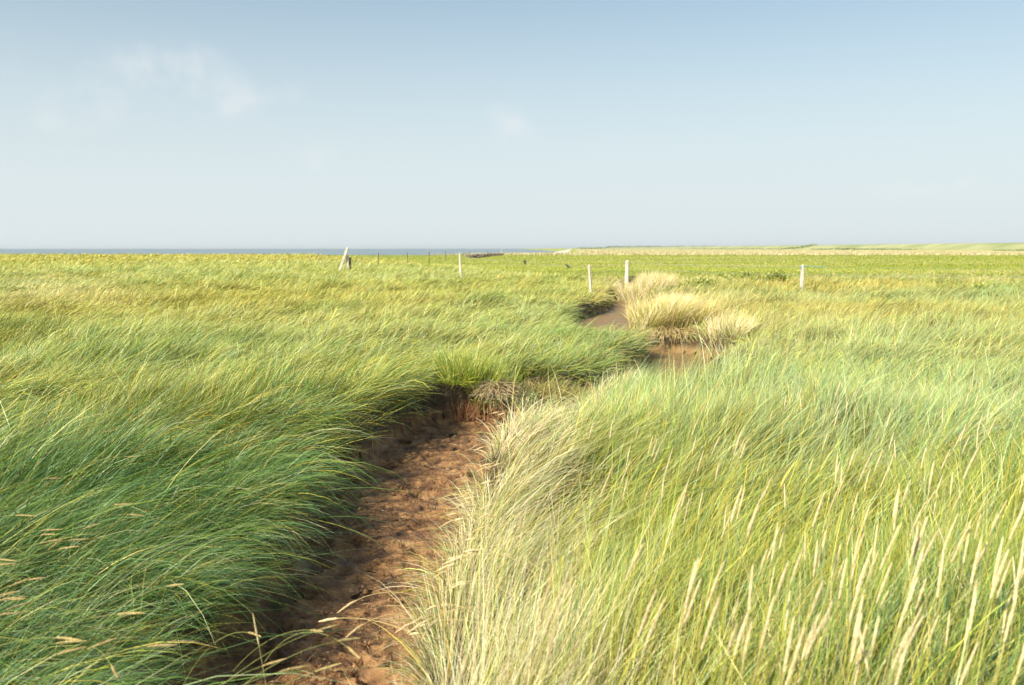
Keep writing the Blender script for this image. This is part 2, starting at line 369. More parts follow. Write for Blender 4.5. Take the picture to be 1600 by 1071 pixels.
zones = [grass_zone(1.6, 8, lambda d: 6000 * min(1, (4.5 / d) ** 1.0), 5, lambda d: np.clip(d / 4.5, 1, 9) ** .8),
         grass_zone(8, 30, lambda d: 4200 * (8 / d) ** 1.7, 4, lambda d: (d / 4.5) ** .72),
         grass_zone(30, 85, lambda d: 430 * (30 / d) ** 1.55, 3, lambda d: (d / 4.5) ** .80),
         grass_zone(85, 262, lambda d: 34 * (85 / d) ** 1.3, 2, lambda d: (d / 4.5) ** .95, 1.05)]
def quads(nB, n):
    b = (np.arange(nB) * (2 * (n + 1)))[:, None]
    return np.stack([np.concatenate([b + 2 * k, b + 2 * k + 1, b + 2 * k + 3, b + 2 * k + 2], 1) for k in range(n)], 1).reshape(-1, 4)
for nm, flag, lab in (('marsh_grass', True, 'wind combed blue green and yellow marsh grass left of the muddy creek'),
                      ('marsh_grass', False, 'pale mint and yellow green wind bent grass right of the muddy creek')):
    parts = []
    for V, Cc, L3, n in zones:
        m = L3 == flag
        if m.sum(): parts.append((V[m].reshape(-1, 3), quads(int(m.sum()), n), Cc[m].reshape(-1, 3)))
    o = build(nm, *merge(parts)[:2], MG, merge(parts)[2]); tag(o, lab, 'grass', kind='stuff')
del zones, parts

# short pasture grass, and the straw coloured reeds far behind it
P = scatter(46, 250, lambda d: 26 * (46 / d) ** 1.2, .72); x, y = P.T
kp = (R.random(len(x)) < field(x, y)) & ~((y > 246) & (x < shore_x(y) + 6)); x, y = x[kp], y[kp]; nB = len(x)
stripe = vnoise(x * .08, y, 3.5, 81)
c = PAL[np.where(R.random(nB) < .35, 1, 2)] * (.75 + .25 * stripe)[:, None] * R.uniform(.9, 1.08, nB)[:, None]
pale = R.random(nB) < .25 * sstep(.45, .7, fbm(x * .3, y, 14, 83, 2)) + .05; c[pale] = PAL[4] * .6
L = np.where(R.random(nB) < .01, .25, .09) * R.uniform(.6, 1.4, nB)
V, Q, Cc, _ = blades(np.stack([x, y, land(x, y) - .01], 1), R.uniform(0, 6.28, nB), R.normal(.5, .2, nB), R.normal(1.0, .2, nB), L, .03 * (np.hypot(x, y) / 46) ** .9, 2, c * .9, c)
tag(build('pasture_grass', V, Q, MG, Cc), 'short yellow green pasture grass beyond the fence posts', 'grass', kind='stuff')
P = scatter(235, 1500, lambda d: 3.2 * (235 / d) ** 1.9, .72); x, y = P.T
kp = (x > shore_x(y) + 8) & (x < 352) ; kp &= R.random(len(x)) < sstep(235, 262, y + 14 * vnoise(x, y, 30, 85))
x, y = x[kp], y[kp]; nB = len(x)
c = PAL[np.where(R.random(nB) < .7, 4, 2)] * R.uniform(.4, .68, nB)[:, None]
V, Q, Cc, _ = blades(np.stack([x, y, land(x, y) - .02], 1), R.normal(.4, .5, nB), R.normal(.2, .1, nB), R.normal(.7, .2, nB), R.uniform(.5, .95, nB), .16 * (np.hypot(x, y) / 235) ** .9, 2, c * .9, c)
tag(build('reed_belt', V, Q, MG, Cc), 'belt of pale straw coloured reeds between pasture and distant dike', 'reeds', kind='stuff')

# ------------------------------------------------------------------ ground sheet
angs = np.concatenate([np.linspace(-180, -48, 34)[:-1], np.linspace(-48, 48, 321), np.linspace(48, 180, 34)[1:]]) * math.pi / 180
rr = np.concatenate([[.02], np.geomspace(.35, 11500, 760)])
A, Rr = np.meshgrid(angs, rr); gx = (np.sin(A) * Rr).ravel(); gy = (np.cos(A) * Rr).ravel()
s, side, ta = creek(gx, gy)
gz = height(gx, gy, s, side) - .07 * (1 - sstep(.15, .45, s)) - .02
na = len(angs); i = np.arange(len(rr) - 1)[:, None] * na + np.arange(na - 1)[None]; i = i.ravel()
m, t, b = mat('ground')
geo = N('ShaderNodeNewGeometry', t); spx = N('ShaderNodeSeparateXYZ', t); t.links.new(geo.outputs['Position'], spx.inputs[0])
cr = noise_col(t, b, [(.3, (.20, .24, .045)), (.5, (.33, .36, .06)), (.62, (.42, .43, .10)), (.72, (.50, .42, .18))], .05, 6, 'Object', (.35, 1.6, 1), .95, .6, 3)
n2 = N('ShaderNodeTexNoise', t); n2.inputs['Scale'].default_value = .9; n2.inputs['Detail'].default_value = 5; t.links.new(geo.outputs['Position'], n2.inputs['Vector'])
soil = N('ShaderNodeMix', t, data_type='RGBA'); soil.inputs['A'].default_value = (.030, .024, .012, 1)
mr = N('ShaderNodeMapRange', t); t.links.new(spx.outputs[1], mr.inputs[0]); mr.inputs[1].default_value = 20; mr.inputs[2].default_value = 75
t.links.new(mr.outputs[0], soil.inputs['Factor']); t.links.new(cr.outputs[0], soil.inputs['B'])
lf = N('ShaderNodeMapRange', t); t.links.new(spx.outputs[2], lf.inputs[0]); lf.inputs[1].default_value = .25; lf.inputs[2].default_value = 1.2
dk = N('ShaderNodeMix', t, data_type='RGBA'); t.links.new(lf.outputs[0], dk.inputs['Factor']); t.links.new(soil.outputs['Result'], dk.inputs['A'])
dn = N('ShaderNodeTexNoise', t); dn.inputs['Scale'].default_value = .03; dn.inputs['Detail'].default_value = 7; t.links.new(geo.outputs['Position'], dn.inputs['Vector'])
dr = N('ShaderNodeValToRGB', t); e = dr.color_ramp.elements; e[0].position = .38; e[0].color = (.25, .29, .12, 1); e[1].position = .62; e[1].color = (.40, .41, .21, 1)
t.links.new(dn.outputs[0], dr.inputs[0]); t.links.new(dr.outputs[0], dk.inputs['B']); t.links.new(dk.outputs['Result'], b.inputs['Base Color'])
b.inputs['Specular IOR Level'].default_value = .1
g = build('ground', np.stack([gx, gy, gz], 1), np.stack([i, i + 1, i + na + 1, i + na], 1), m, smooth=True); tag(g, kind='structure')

# ------------------------------------------------------------------ creek bed
fine = cr_curve(.014); fine = fine[(fine[:, 1] > 1.2) & (fine[:, 1] < 58)]
keepi = np.ones(len(fine), bool); far_ = fine[:, 1] > 13; keepi[far_] = (np.arange(far_.sum()) % 4 == 0); fine = fine[keepi]
T = np.gradient(fine[:, :2], axis=0); T /= np.linalg.norm(T, axis=1)[:, None]; Nn = np.stack([T[:, 1], -T[:, 0]], 1)
nc = 128; u = np.linspace(-1, 1, nc)
hw = fine[:, 2][:, None] + .42
bx = fine[:, 0][:, None] + Nn[:, 0][:, None] * hw * u; by = fine[:, 1][:, None] + Nn[:, 1][:, None] * hw * u
bx = bx.ravel(); by = by.ravel(); s, side, ta = creek(bx, by)
bz = height(bx, by, s, side)
fl = 1 - sstep(-.12, .1, s)
pool = np.exp(-(((bx - 3.4) / 1.3) ** 2 + ((by - 17.0) / 2.2) ** 2))
rough = (1 - .9 * pool) * (1 - .6 * sstep(20, 24, by))
ridge = 1 - 2 * np.abs(fbm(bx * 1.3, by, .14, 93, 3) - .5)
bz += rough * ((.3 + .7 * fl) * (.115 * (fbm(bx, by, .34, 91, 5) - .5) + .045 * (ridge - .6) * sstep(.4, .6, vnoise(bx, by, .5, 95))) - fl * .04 * sstep(-.1, .3, -s))
bz += .05 * sstep(0, .25, s) * (fbm(bx, by, .12, 97, 2) - .5)
bz += fl * .035 * np.tile(u, len(fine)) * (1 - sstep(11, 13, by))
# trodden prints and wash-outs in the mud
for q in range(700):
    k = R.integers(0, (fine[:, 1] < 12.3).sum()); uu = R.uniform(-.85, .9)
    cx, cy = fine[k, :2] + Nn[k] * fine[k, 2] * uu
    rr1 = R.uniform(.012, .032) if R.random() < .7 else R.uniform(.035, .06); an = R.uniform(0, 3.14); st = R.uniform(1, 2.3)
    mm = (np.abs(bx - cx) < .25) & (np.abs(by - cy) < .25)
    dx = bx[mm] - cx; dy = by[mm] - cy
    a1 = dx * math.cos(an) + dy * math.sin(an); a2 = -dx * math.sin(an) + dy * math.cos(an)
    rrr = np.sqrt((a1 / (rr1 * st)) ** 2 + (a2 / rr1) ** 2)
    bz[mm] += -R.uniform(.022, .055) * np.exp(-rrr ** 3) + .009 * np.exp(-((rrr - 1.6) / .45) ** 2)
m, t, b = mat('mud')
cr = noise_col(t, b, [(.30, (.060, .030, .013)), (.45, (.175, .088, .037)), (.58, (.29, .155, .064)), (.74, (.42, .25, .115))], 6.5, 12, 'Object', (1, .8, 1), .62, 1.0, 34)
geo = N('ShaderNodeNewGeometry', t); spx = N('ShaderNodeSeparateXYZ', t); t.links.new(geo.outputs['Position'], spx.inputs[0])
# bank faces: darker brown than the floor
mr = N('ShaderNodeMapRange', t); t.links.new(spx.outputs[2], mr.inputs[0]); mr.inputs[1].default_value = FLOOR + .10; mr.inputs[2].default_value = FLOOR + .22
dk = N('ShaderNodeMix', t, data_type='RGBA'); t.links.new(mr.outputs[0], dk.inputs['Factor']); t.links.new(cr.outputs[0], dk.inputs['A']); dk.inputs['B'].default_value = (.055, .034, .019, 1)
# the far pool is smooth and paler
my = N('ShaderNodeMapRange', t); t.links.new(spx.outputs[1], my.inputs[0]); my.inputs[1].default_value = 12; my.inputs[2].default_value = 16
pm = N('ShaderNodeMix', t, data_type='RGBA'); t.links.new(my.outputs[0], pm.inputs['Factor']); t.links.new(cr.outputs[0], pm.inputs['A']); pm.inputs['B'].default_value = (.24, .155, .070, 1)
t.links.new(pm.outputs['Result'], dk.inputs['A'])
t.links.new(dk.outputs['Result'], b.inputs['Base Color'])
wn = N('ShaderNodeTexNoise', t); wn.inputs['Scale'].default_value = 2.3; wn.inputs['Detail'].default_value = 4; t.links.new(geo.outputs['Position'], wn.inputs['Vector'])
wr = N('ShaderNodeMapRange', t); t.links.new(wn.outputs[0], wr.inputs[0]); wr.inputs[1].default_value = .4; wr.inputs[2].default_value = .62; wr.inputs[3].default_value = .38; wr.inputs[4].default_value = .8
t.links.new(wr.outputs[0], b.inputs['Roughness'])
nr_ = len(fine); i = (np.arange(nr_ - 1)[:, None] * nc + np.arange(nc - 1)[None]).ravel()
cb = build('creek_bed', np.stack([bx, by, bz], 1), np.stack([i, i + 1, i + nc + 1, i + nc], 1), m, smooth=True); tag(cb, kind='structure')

# clods and dry litter lying on the near mud
n = 2600; k = R.integers(0, (fine[:, 1] < 12).sum(), n); uu = np.clip(R.normal(0, .42, n), -.95, .95); cx = fine[k, 0] + Nn[k, 0] * fine[k, 2] * uu; cy = fine[k, 1] + Nn[k, 1] * fine[k, 2] * uu
kk = (vnoise(cx, cy, .35, 111) > .42); cx, cy, k, uu = cx[kk], cy[kk], k[kk], uu[kk]; n = len(cx)
j = np.clip(np.round((uu * fine[k, 2] / (fine[k, 2] + .42) + 1) / 2 * (nc - 1)).astype(int), 0, nc - 1); cz = bz.reshape(-1, nc)[k, j]
oc = np.array([(1, 0, 0), (-1, 0, 0), (0, 1, 0), (0, -1, 0), (0, 0, 1), (0, 0, -1)], float); of = np.array([(0, 2, 4), (2, 1, 4), (1, 3, 4), (3, 0, 4), (2, 0, 5), (1, 2, 5), (3, 1, 5), (0, 3, 5)])
sz = R.uniform(.003, .013, n) * np.where(R.random(n) < .08, 1.8, 1)
V = (np.stack([cx, cy, cz + sz * .2], 1)[:, None] + oc[None] * (sz[:, None] * R.uniform(.6, 1.3, (n, 6)))[:, :, None]).reshape(-1, 3)
mcl, t, b = mat('mud_clod'); noise_col(t, b, [(.35, (.09, .045, .02)), (.65, (.34, .19, .09))], 14, 3, rough=.85)
tag(build('mud_clods', V, (of[None] + 6 * np.arange(n)[:, None, None]).reshape(-1, 3), mcl), 'crumbs and small clods scattered on the brown creek mud', 'mud clods', kind='stuff')
q = R.choice(n, 330, replace=False); c = np.array([(.62, .48, .28), (.40, .26, .13), (.75, .62, .40)])[R.integers(0, 3, 330)]
V, Q, Cc, _ = blades(np.stack([cx[q], cy[q], cz[q] + .008], 1), R.uniform(0, 6.28, 330), R.normal(1.5, .06, 330), R.normal(1.6, .08, 330), R.uniform(.03, .16, 330), R.uniform(.002, .0045, 330), 3, c, c)
tag(build('dry_litter', V, Q, MSTRAW, Cc), 'broken straws lying on the brown creek mud', 'litter', kind='stuff')

# ------------------------------------------------------------------ sea and shore
m, t, b = mat('sea_water')
noise_col(t, b, [(.35, (.10, .15, .19)), (.65, (.17, .22, .25))], .004, 4, 'Object', (.4, 3, 1), .30, .9, .35)
e = build('sea', [(-11500, 225, -.55), (3000, 225, -.55), (3000, 11500, -.55), (-11500, 11500, -.55)], [(0, 1, 2, 3)], m); tag(e, kind='structure')
m, t, b = mat('shore_sand'); noise_col(t, b, [(.35, (.50, .47, .42)), (.65, (.72, .70, .66))], .4, 5, 'Object', (1, .2, 1), .8)
V = []; Q = []
for k, yy in enumerate(np.geomspace(270, 4000, 40)):
    sx = float(shore_x(np.array(yy))); wob = 1.3 * math.sin(k * 1.7)
    V += [(sx - 5.0 + wob, yy, -.50), (sx - 1 + wob, yy, .14), (sx + 1.5 + wob, yy, .16), (sx + 3.5, yy, -.12)]
for k in range(39):
    for j in range(3): a = k * 4 + j; Q.append((a, a + 1, a + 5, a + 4))
tag(build('beach', V, Q, m, smooth=True), kind='structure')

# ------------------------------------------------------------------ wood posts
def wood_material(name, c0, c1):
    m, t, b = mat(name)
    noise_col(t, b, [(.3, c0), (.7, c1)], 22, 6, 'Object', (1, 1, .07), .8, .7, 60); return m
MW = wood_material('weathered_wood', (.38, .34, .28), (.76, .71, .62))
MWD = wood_material('dark_wood', (.07, .05, .035), (.20, .15, .10))
MM, _t, _b = mat('galvanised_wire'); _b.inputs['Base Color'].default_value = (.45, .5, .5, 1); _b.inputs['Metallic'].default_value = .6; _b.inputs['Roughness'].default_value = .5
MT, _t, _b = mat('turquoise_plastic'); _b.inputs['Base Color'].default_value = (.08, .42, .42, 1); _b.inputs['Roughness'].default_value = .5
def post_mesh(r, h, lean=(0, 0), sides=10, seed=0, taper=.9, chamfer=.5, z0=-.6, square=False):
    rg = np.random.default_rng(seed); V = []; F = []
    lv = [z0, 0, h * .25, h * .5, h * .75, h * .97, h, h + .012]
    for j, z in enumerate(lv):
        rr_ = r * (1 - (1 - taper) * max(z, 0) / h) * (.82 if j == 6 else (.45 if j == 7 else 1))
        for a in range(sides):
            an = 2 * math.pi * a / sides + .4
            q = rr_ * (1 + rg.normal(0, .045))
            if square: q = q * min(1.25, 1 / max(abs(math.cos(an)), abs(math.sin(an))))
            V.append((q * math.cos(an) + lean[0] * z / h, q * math.sin(an) + lean[1] * z / h, z + (rg.normal(0, .01) if j > 5 else 0)))
    for j in range(len(lv) - 1):
        for a in range(sides): b_ = (a + 1) % sides; F.append((j * sides + a, j * sides + b_, (j + 1) * sides + b_, (j + 1) * sides + a))
    F.append(tuple((len(lv) - 1) * sides + a for a in range(sides)))
    return V, F
def tube(pts, r, sides=5, taper=1.0):
    pts = [Vector(p) for p in pts]; V = []; F = []
    for i_, p in enumerate(pts):
        d = (pts[min(i_ + 1, len(pts) - 1)] - pts[max(i_ - 1, 0)]).normalized()
        a = d.cross(Vector((0.31, .2, .93))).normalized(); b_ = d.cross(a); q = r * (1 + (taper - 1) * i_ / (len(pts) - 1))
        for k in range(sides): an = 2 * math.pi * k / sides; V.append(tuple(p + a * math.cos(an) * q + b_ * math.sin(an) * q))
    for i_ in range(len(pts) - 1):
        for k in range(sides): k2 = (k + 1) % sides; F.append((i_ * sides + k, i_ * sides + k2, (i_ + 1) * sides + k2, (i_ + 1) * sides + k))
    F.append(tuple(range(sides))[::-1]); F.append(tuple((len(pts) - 1) * sides + k for k in range(sides)))
    return V, F
def zat(x, y): return float(height(np.array([x]), np.array([y]))[0])
def place_post(px, pytop, ztop, r, label, lean=(0, 0), m=MW, group='weathered fence posts', extra=None, **k):
    x, y = at(px, pytop, ztop); x -= lean[0]; y -= lean[1]; z = zat(x, y)
    e = empty('fence_post', (x, y, z)); tag(e, label, 'post', group)
    V, F = post_mesh(r, ztop - z, lean, seed=int(px), **k)
    build('wooden_shaft', V, F, m, parent=e)
    V, F = tube([(-r * 1.05 - .004, 0, ztop - z - .10), (-r * 1.05 - .03, -.03, ztop - z - .09), (-r * 1.0, -.05, ztop - z - .13)], .006, 5)
    V = [(v[0] + lean[0] * .9, v[1], v[2]) for v in V]
    build('wire_staple', V, F, MM, parent=e)
    return e, (x + lean[0], y + lean[1], ztop)
tops = {}
e, tops[719] = place_post(718.5, 398.5, 1.42, .075, 'slim pale wooden post standing left of the two dark birds', (-.06, 0))
e, tops[922] = place_post(920.5, 414.5, 1.15, .055, 'slim pale post leaning left above the upper creek bend', (-.10, 0))
e, tops[979] = place_post(980.5, 407.5, 1.22, .105, 'thick sun bleached post behind the straw grass at the upper creek', (.03, 0))
V, F = post_mesh(.05, .62, (-.02, 0), seed=3); o = build('shade_edge', [(v[0] + .15, v[1] + .03, v[2]) for v in V], F, MWD, parent=e)  # dark upright added to stand in for the post's shaded right edge
e, tops[1254] = place_post(1254.5, 414.5, 1.15, .080, 'pale post with a turquoise insulator in front of the green pasture', (.015, 0))
zt = 1.15 - e.location.z
V, F = tube([(-.075, -.055, zt - .03), (-.10, -.075, zt - .05), (-.11, -.08, zt - .12), (-.085, -.075, zt - .15)], .022, 7); build('insulator', V, F, MT, parent=e)
# leaning brace with its upright post
x, y = at(543, 399.5, 1.28); z = zat(x, y); e = empty('brace_post', (x, y, z)); tag(e, 'white leaning plank braced against an upright post, tallest timber at the horizon', 'post')
V, F = post_mesh(.11, 1.28 - z, (0, 0), seed=2, square=True); build('upright_post', V, F, MW, parent=e)
V, F = post_mesh(.085, 1.12 - z, (0, 0), seed=9); build('shade_face', [(v[0] + .17, v[1] + .12, v[2]) for v in V], F, MWD, parent=e)  # dark piece added as the shaded right face of the upright
V, F = post_mesh(.10, 1.85, (.66, -.02), seed=4, square=True); build('leaning_plank', [(v[0] - .60, v[1] - .19, v[2] * .98) for v in V], F, MW, parent=e)
tops[540] = (x, y, 1.2)
# receding posts of the far fence
far = [(592, 84, 1.40), (637, 97, 1.36), (671, 112, 1.38), (696.5, 134, 1.38), (734, 165, 1.3), (762, 205, 1.2)]
labs = ['thin dark post just right of the white leaning plank', 'thin dark post midway between leaning plank and pale post', 'thin dark post third in the far receding fence',
        'thin dark post close left of the slim pale post', 'tiny dark post just right of the slim pale post', 'tiny dark post near the stone groyne']
ft = []
for (px, d, zt), lb in zip(far, labs):
    x = (px - 800) / FPX * d; z = zat(x, d); e = empty('fence_post', (x, d, z)); tag(e, lb, 'post', 'thin dark posts of the far fence')
    V, F = post_mesh(.055, zt - z, (.02, 0), seed=int(px), sides=8); build('wooden_shaft', V, F, MWD, parent=e)
    V, F = tube([(-.06, 0, zt - z - .1), (-.09, -.03, zt - z - .12), (-.06, -.05, zt - z - .15)], .008, 4); build('wire_staple', V, F, MM, parent=e); ft.append((x, d, zt))
def wires(name_label, pts, drops, r):
    root = empty('fence_wire', pts[0]); tag(root, name_label, 'wire', 'fence wires')
    for dz in drops:
        L = []
        for a, b_ in zip(pts[:-1], pts[1:]):
            for k in range(8):
                t_ = k / 8; L.append((a[0] + (b_[0] - a[0]) * t_ - pts[0][0], a[1] + (b_[1] - a[1]) * t_ - pts[0][1], a[2] + (b_[2] - a[2]) * t_ - pts[0][2] + dz - .12 * t_ * (1 - t_)))
        L.append((pts[-1][0] - pts[0][0], pts[-1][1] - pts[0][1], pts[-1][2] - pts[0][2] + dz))
        V, F = tube(L, r, 4); build('wire_strand', V, F, MM, parent=root)
xr, yr = at(1760, 418, 1.12)
wires('sagging wire running right from the turquoise insulator post', [tops[1254], (xr, yr, 1.12)], (-.07, -.36), .0055)
wires('wire between the thick bleached post and the insulator post', [tops[979], tops[1254]], (-.10, -.40), .0055)
wires('wire between the leaning slim post and the thick bleached post', [tops[922], tops[979]], (-.10, -.35), .0055)
wires('wire strung from the slim pale post to the leaning slim post', [tops[719], tops[922]], (-.10,), .0055)
wires('wire along the thin dark posts of the far fence', [tops[540]] + ft, (-.12, -.45), .005)
# turquoise tape hanging from the insulator post
p = tops[1254]; V, F = tube([(0, 0, 0), (.25, -.02, .012), (.55, 0, -.005), (.78, 0, -.02), (.80, 0, -.25)], .009, 4)
tag(build('fence_tape', V, F, MT, loc=(p[0] + .09, p[1] - .06, p[2] - .05)), 'short turquoise tape hanging right of the insulator post', 'tape')
# white marker pole at the end of the groyne
x = (784 - 800) / FPX * 262; V, F = post_mesh(.14, 1.75, (0, 0), seed=8); e = build('marker_pole', V, F, MW, loc=(x, 262, -.4)); tag(e, 'small white marker pole at the seaward end of the groyne', 'pole')

# ------------------------------------------------------------------ stone groyne
m, t, b = mat('dark_stone'); noise_col(t, b, [(.3, (.055, .045, .04)), (.7, (.19, .15, .12))], 1.5, 5, rough=.85)
import bmesh
def stones(name, pts, n, size, hgt, m, label, cat, width=1.6):
    V = []; F = []; rg = np.random.default_rng(3)
    ico = bmesh.new(); bmesh.ops.create_icosphere(ico, subdivisions=1, radius=1); iv = [v.co.copy() for v in ico.verts]; ifc = [[v.index for v in f.verts] for f in ico.faces]; ico.free()
    for q in range(n):
        t_ = rg.random(); a, b_ = pts; sz = size * rg.uniform(.6, 1.3)
        x = a[0] + (b_[0] - a[0]) * t_ + rg.normal(0, width * .35); y = a[1] + (b_[1] - a[1]) * t_ + rg.normal(0, width * .35); z = a[2] + (b_[2] - a[2]) * t_ + rg.uniform(0, hgt)
        o_ = len(V); jit = rg.uniform(.75, 1.2, (len(iv), 3))
        V += [(x + v.x * sz * j[0], y + v.y * sz * j[1], z + v.z * sz * .7 * j[2]) for v, j in zip(iv, jit)]
        F += [[i_ + o_ for i_ in f] for f in ifc]
    o = build(name, V, F, m); tag(o, label, cat, kind='stuff')
x0, y0 = (738 - 800) / FPX * 168, 168; x1, y1 = (786 - 800) / FPX * 262, 262
stones('stone_groyne', [(x0, y0, .05), (x1, y1, -.1)], 420, .38, .40, m, 'low line of dark stones running out to the sea', 'groyne')

# ------------------------------------------------------------------ birds
m, t, b = mat('black_feathers'); noise_col(t, b, [(.3, (.008, .008, .010)), (.7, (.022, .022, .026))], 9, 3, rough=.45)
mbk, t, b = mat('dark_beak'); b.inputs['Base Color'].default_value = (.03, .028, .025, 1)
def bird(px, py, d, yaw, label, sc_=1.0):
    x = (px - 800) / FPX * d; z = H - (py - 388.5) / FPX * d; z0 = zat(x, d)
    bm = bmesh.new()
    def ell(c, r, rot=0):
        g = bmesh.ops.create_uvsphere(bm, u_segments=12, v_segments=8, radius=1)['verts']
        for v in g:
            q = Vector((v.co.x * r[0], v.co.y * r[1], v.co.z * r[2])); q.rotate(__import__('mathutils').Euler((0, rot, 0))); v.co = q + Vector(c)
    ell((0, 0, .20), (.15, .075, .075), rad(-28)); ell((.13, 0, .30), (.055, .045, .05)); ell((.09, 0, .265), (.06, .045, .06), rad(-40)); ell((-.19, 0, .12), (.12, .035, .018), rad(-24))
    me = bpy.data.meshes.new('bird'); bm.to_mesh(me); bm.free(); me.materials.append(m); o = bpy.data.objects.new('bird', me); COL.objects.link(o)
    rm = o.modifiers.new('skin', 'REMESH'); rm.mode = 'VOXEL'; rm.voxel_size = .012
    o.location = (x, d, max(z0, .0) + .12); o.rotation_euler = (0, 0, yaw); o.scale = (sc_,) * 3; tag(o, label, 'bird', 'dark birds standing in the pasture')
    for p_ in me.polygons: p_.use_smooth = True
    for sy in (-1, 1):
        V, F = tube([(-.10, sy * .055, .16), (-.02, sy * .078, .20), (.07, sy * .06, .24)], .035, 6, .7); V = [(v[0], v[1] * .9, v[2]) for v in V]; build('wing', V, F, m, parent=o)
        V, F = tube([(.0, sy * .03, .15), (.01, sy * .03, .07), (0, sy * .03, -.03)], .009, 5); build('leg', V, F, mbk, parent=o)
    V, F = tube([(.175, 0, .30), (.245, 0, .288)], .014, 6, .2); build('beak', V, F, mbk, parent=o)
bird(820, 410, 88, rad(100), 'dark bird standing in the pasture, left one of the pair', 1.6)
bird(887, 415, 72, rad(150), 'dark bird standing in the pasture, right one nearer the slim leaning post', 1.25)

# ------------------------------------------------------------------ tussocks and other single plants
def tussock(name, cx, cy, rx, ry, n, L, W, cols, az_mid, az_spread, th, label, cat, zoff=0.0, seg=5, group=None, radial=.5):
    a = R.uniform(0, 6.28, n); r = np.sqrt(R.random(n)); x = cx + np.cos(a) * r * rx; y = cy + np.sin(a) * r * ry
    z = np.full(n, 0.) + height(x, y) ; z = np.maximum(z, -.42) + zoff
    az = az_mid + R.normal(0, az_spread, n)
    out_a = np.arctan2(np.sin(a) , np.cos(a))
    dx = (1 - radial) * np.cos(az) + radial * r * np.cos(out_a); dy = (1 - radial) * np.sin(az) + radial * r * np.sin(out_a); az = np.arctan2(dy, dx)
    th1 = R.normal(th[1], th[2], n); th0 = R.normal(th[0], .12, n) + r * .35
    c = np.array(cols)[R.integers(0, len(cols), n)] * R.uniform(.8, 1.2, n)[:, None]
    zc = float(zat(cx, cy))
    V, Q, Cc, _ = blades(np.stack([x - cx, y - cy, z - zc], 1), az, th0, th1, R.normal(L, L * .16, n), W * R.uniform(.7, 1.3, n), seg, c * .8, c)
    o = build(name, V, Q, MG, Cc, loc=(cx, cy, zc)); tag(o, label, cat, group); return o
straw = [(.80, .68, .46), (.74, .58, .34), (.62, .46, .22), (.54, .46, .16)]
# big tan tussock hanging over the pool: upright crown and a skirt that falls to the water
tx, ty = at(1066, 520, .05)
nT = 5200
a = R.uniform(0, 6.28, nT); r = np.sqrt(R.random(nT))
x = 1.02 * np.cos(a) * r; y = 1.2 * np.sin(a) * r; front = sstep(-.45, -.9, y / 1.2)
z = .08 - .16 * front * R.random(nT) + .1 * (1 - r)
az = np.arctan2(np.sin(a) * .4 + .25, np.cos(a) * .6 + .5) * (1 - front) + front * (-1.57 + np.clip(x, -1, 1) * .6)
az += R.normal(0, .35, nT)
th1 = np.where(front > .5, R.normal(2.2, .35, nT), R.normal(.95, .30, nT)); th0 = np.where(front > .5, R.normal(.8, .35, nT), R.normal(.12, .15, nT))
L = np.where(front > .5, R.normal(.38, .10, nT), R.normal(.56, .17, nT))
c = np.array(straw + [(.50, .50, .10), (.42, .46, .08)])[np.where(front > .5, R.integers(0, 4, nT), R.integers(0, 6, nT))] * R.uniform(.8, 1.2, nT)[:, None]
gy_ = 20.3; gx_ = tx * gy_ / ty
V, Q, Cc, _ = blades(np.stack([x, y, z], 1), az, th0, th1, L, np.full(nT, .011), 5, c * .75, c)
tag(build('straw_tussock', V, Q, MG, Cc, loc=(gx_ - .18, gy_ + .1, -.10)), 'big tan tussock whose dry skirt hangs over the muddy pool', 'grass tussock')
# pale straw grass clump at the bend further up
tx, ty = at(990, 500, 0)
tussock('straw_tussock', float(tx) + 1.15, float(ty) + 2.6, .75, 2.4, 1800, .58, .013, [(.76, .63, .42), (.66, .52, .31), (.50, .44, .17)], 1.1, .6, (.2, .8, .2), 'pale straw tussock right of the upper creek bend, below the thick post', 'grass tussock')
tussock('straw_tussock', 5.6, 37.5, 1.1, 2.4, 1600, .84, .017, [(.66, .54, .33), (.58, .46, .24), (.46, .43, .14)], 1.1, .5, (.15, .7, .2), 'tall straw tussock covering the foot of the thick post', 'grass tussock')
tx, ty = at(1140, 575, .1)
tussock('straw_tussock', 4.45, 18.2, .40, .7, 650, .46, .010, [(.72, .60, .40), (.68, .56, .30), (.45, .45, .14)], .9, .5, (.2, .9, .25), 'small pale straw tussock at the right end of the muddy pool', 'grass tussock')
# head of the visible creek: bright green tussock, dead mat, leafy plant
tussock('green_tussock', -.50, 12.12, .44, .26, 1400, .58, .008, [(.20, .32, .03), (.34, .44, .05), (.50, .50, .08), (.13, .24, .03), (.60, .50, .16)], 1.2, .9, (.12, .62, .26), 'bright green upright tussock at the head of the muddy channel', 'grass tussock', zoff=0.0)
tussock('green_tussock', -.85, 11.85, .24, .12, 160, .30, .008, [(.40, .42, .06), (.26, .34, .05)], -2.0, .8, (.5, 1.6, .3), 'small yellow green tuft drooping in front of the bright green tussock', 'grass tussock')
tussock('olive_tussock', .52, 12.55, .50, .34, 1000, .40, .007, [(.44, .40, .10), (.32, .34, .07), (.60, .48, .20), (.24, .18, .08)], -.6, 1.2, (.35, 1.25, .4), 'olive and straw coloured tussock right of the dead grass mound', 'grass tussock')
n = 1500; a = R.uniform(0, 6.28, n); r = np.sqrt(R.random(n)); x = .27 * np.cos(a) * r; y = .22 * np.sin(a) * r; z = .30 * np.sqrt(1 - .85 * r * r) - .05
c = np.array([(.66, .52, .34), (.50, .38, .23), (.74, .62, .46), (.28, .19, .10)])[R.integers(0, 4, n)]
V, Q, Cc, _ = blades(np.stack([x, y, z], 1), a + R.normal(0, 1.0, n), R.normal(1.2, .3, n), R.normal(2.1, .35, n), R.uniform(.1, .26, n), np.full(n, .007), 4, c * .8, c)
mz = -.28
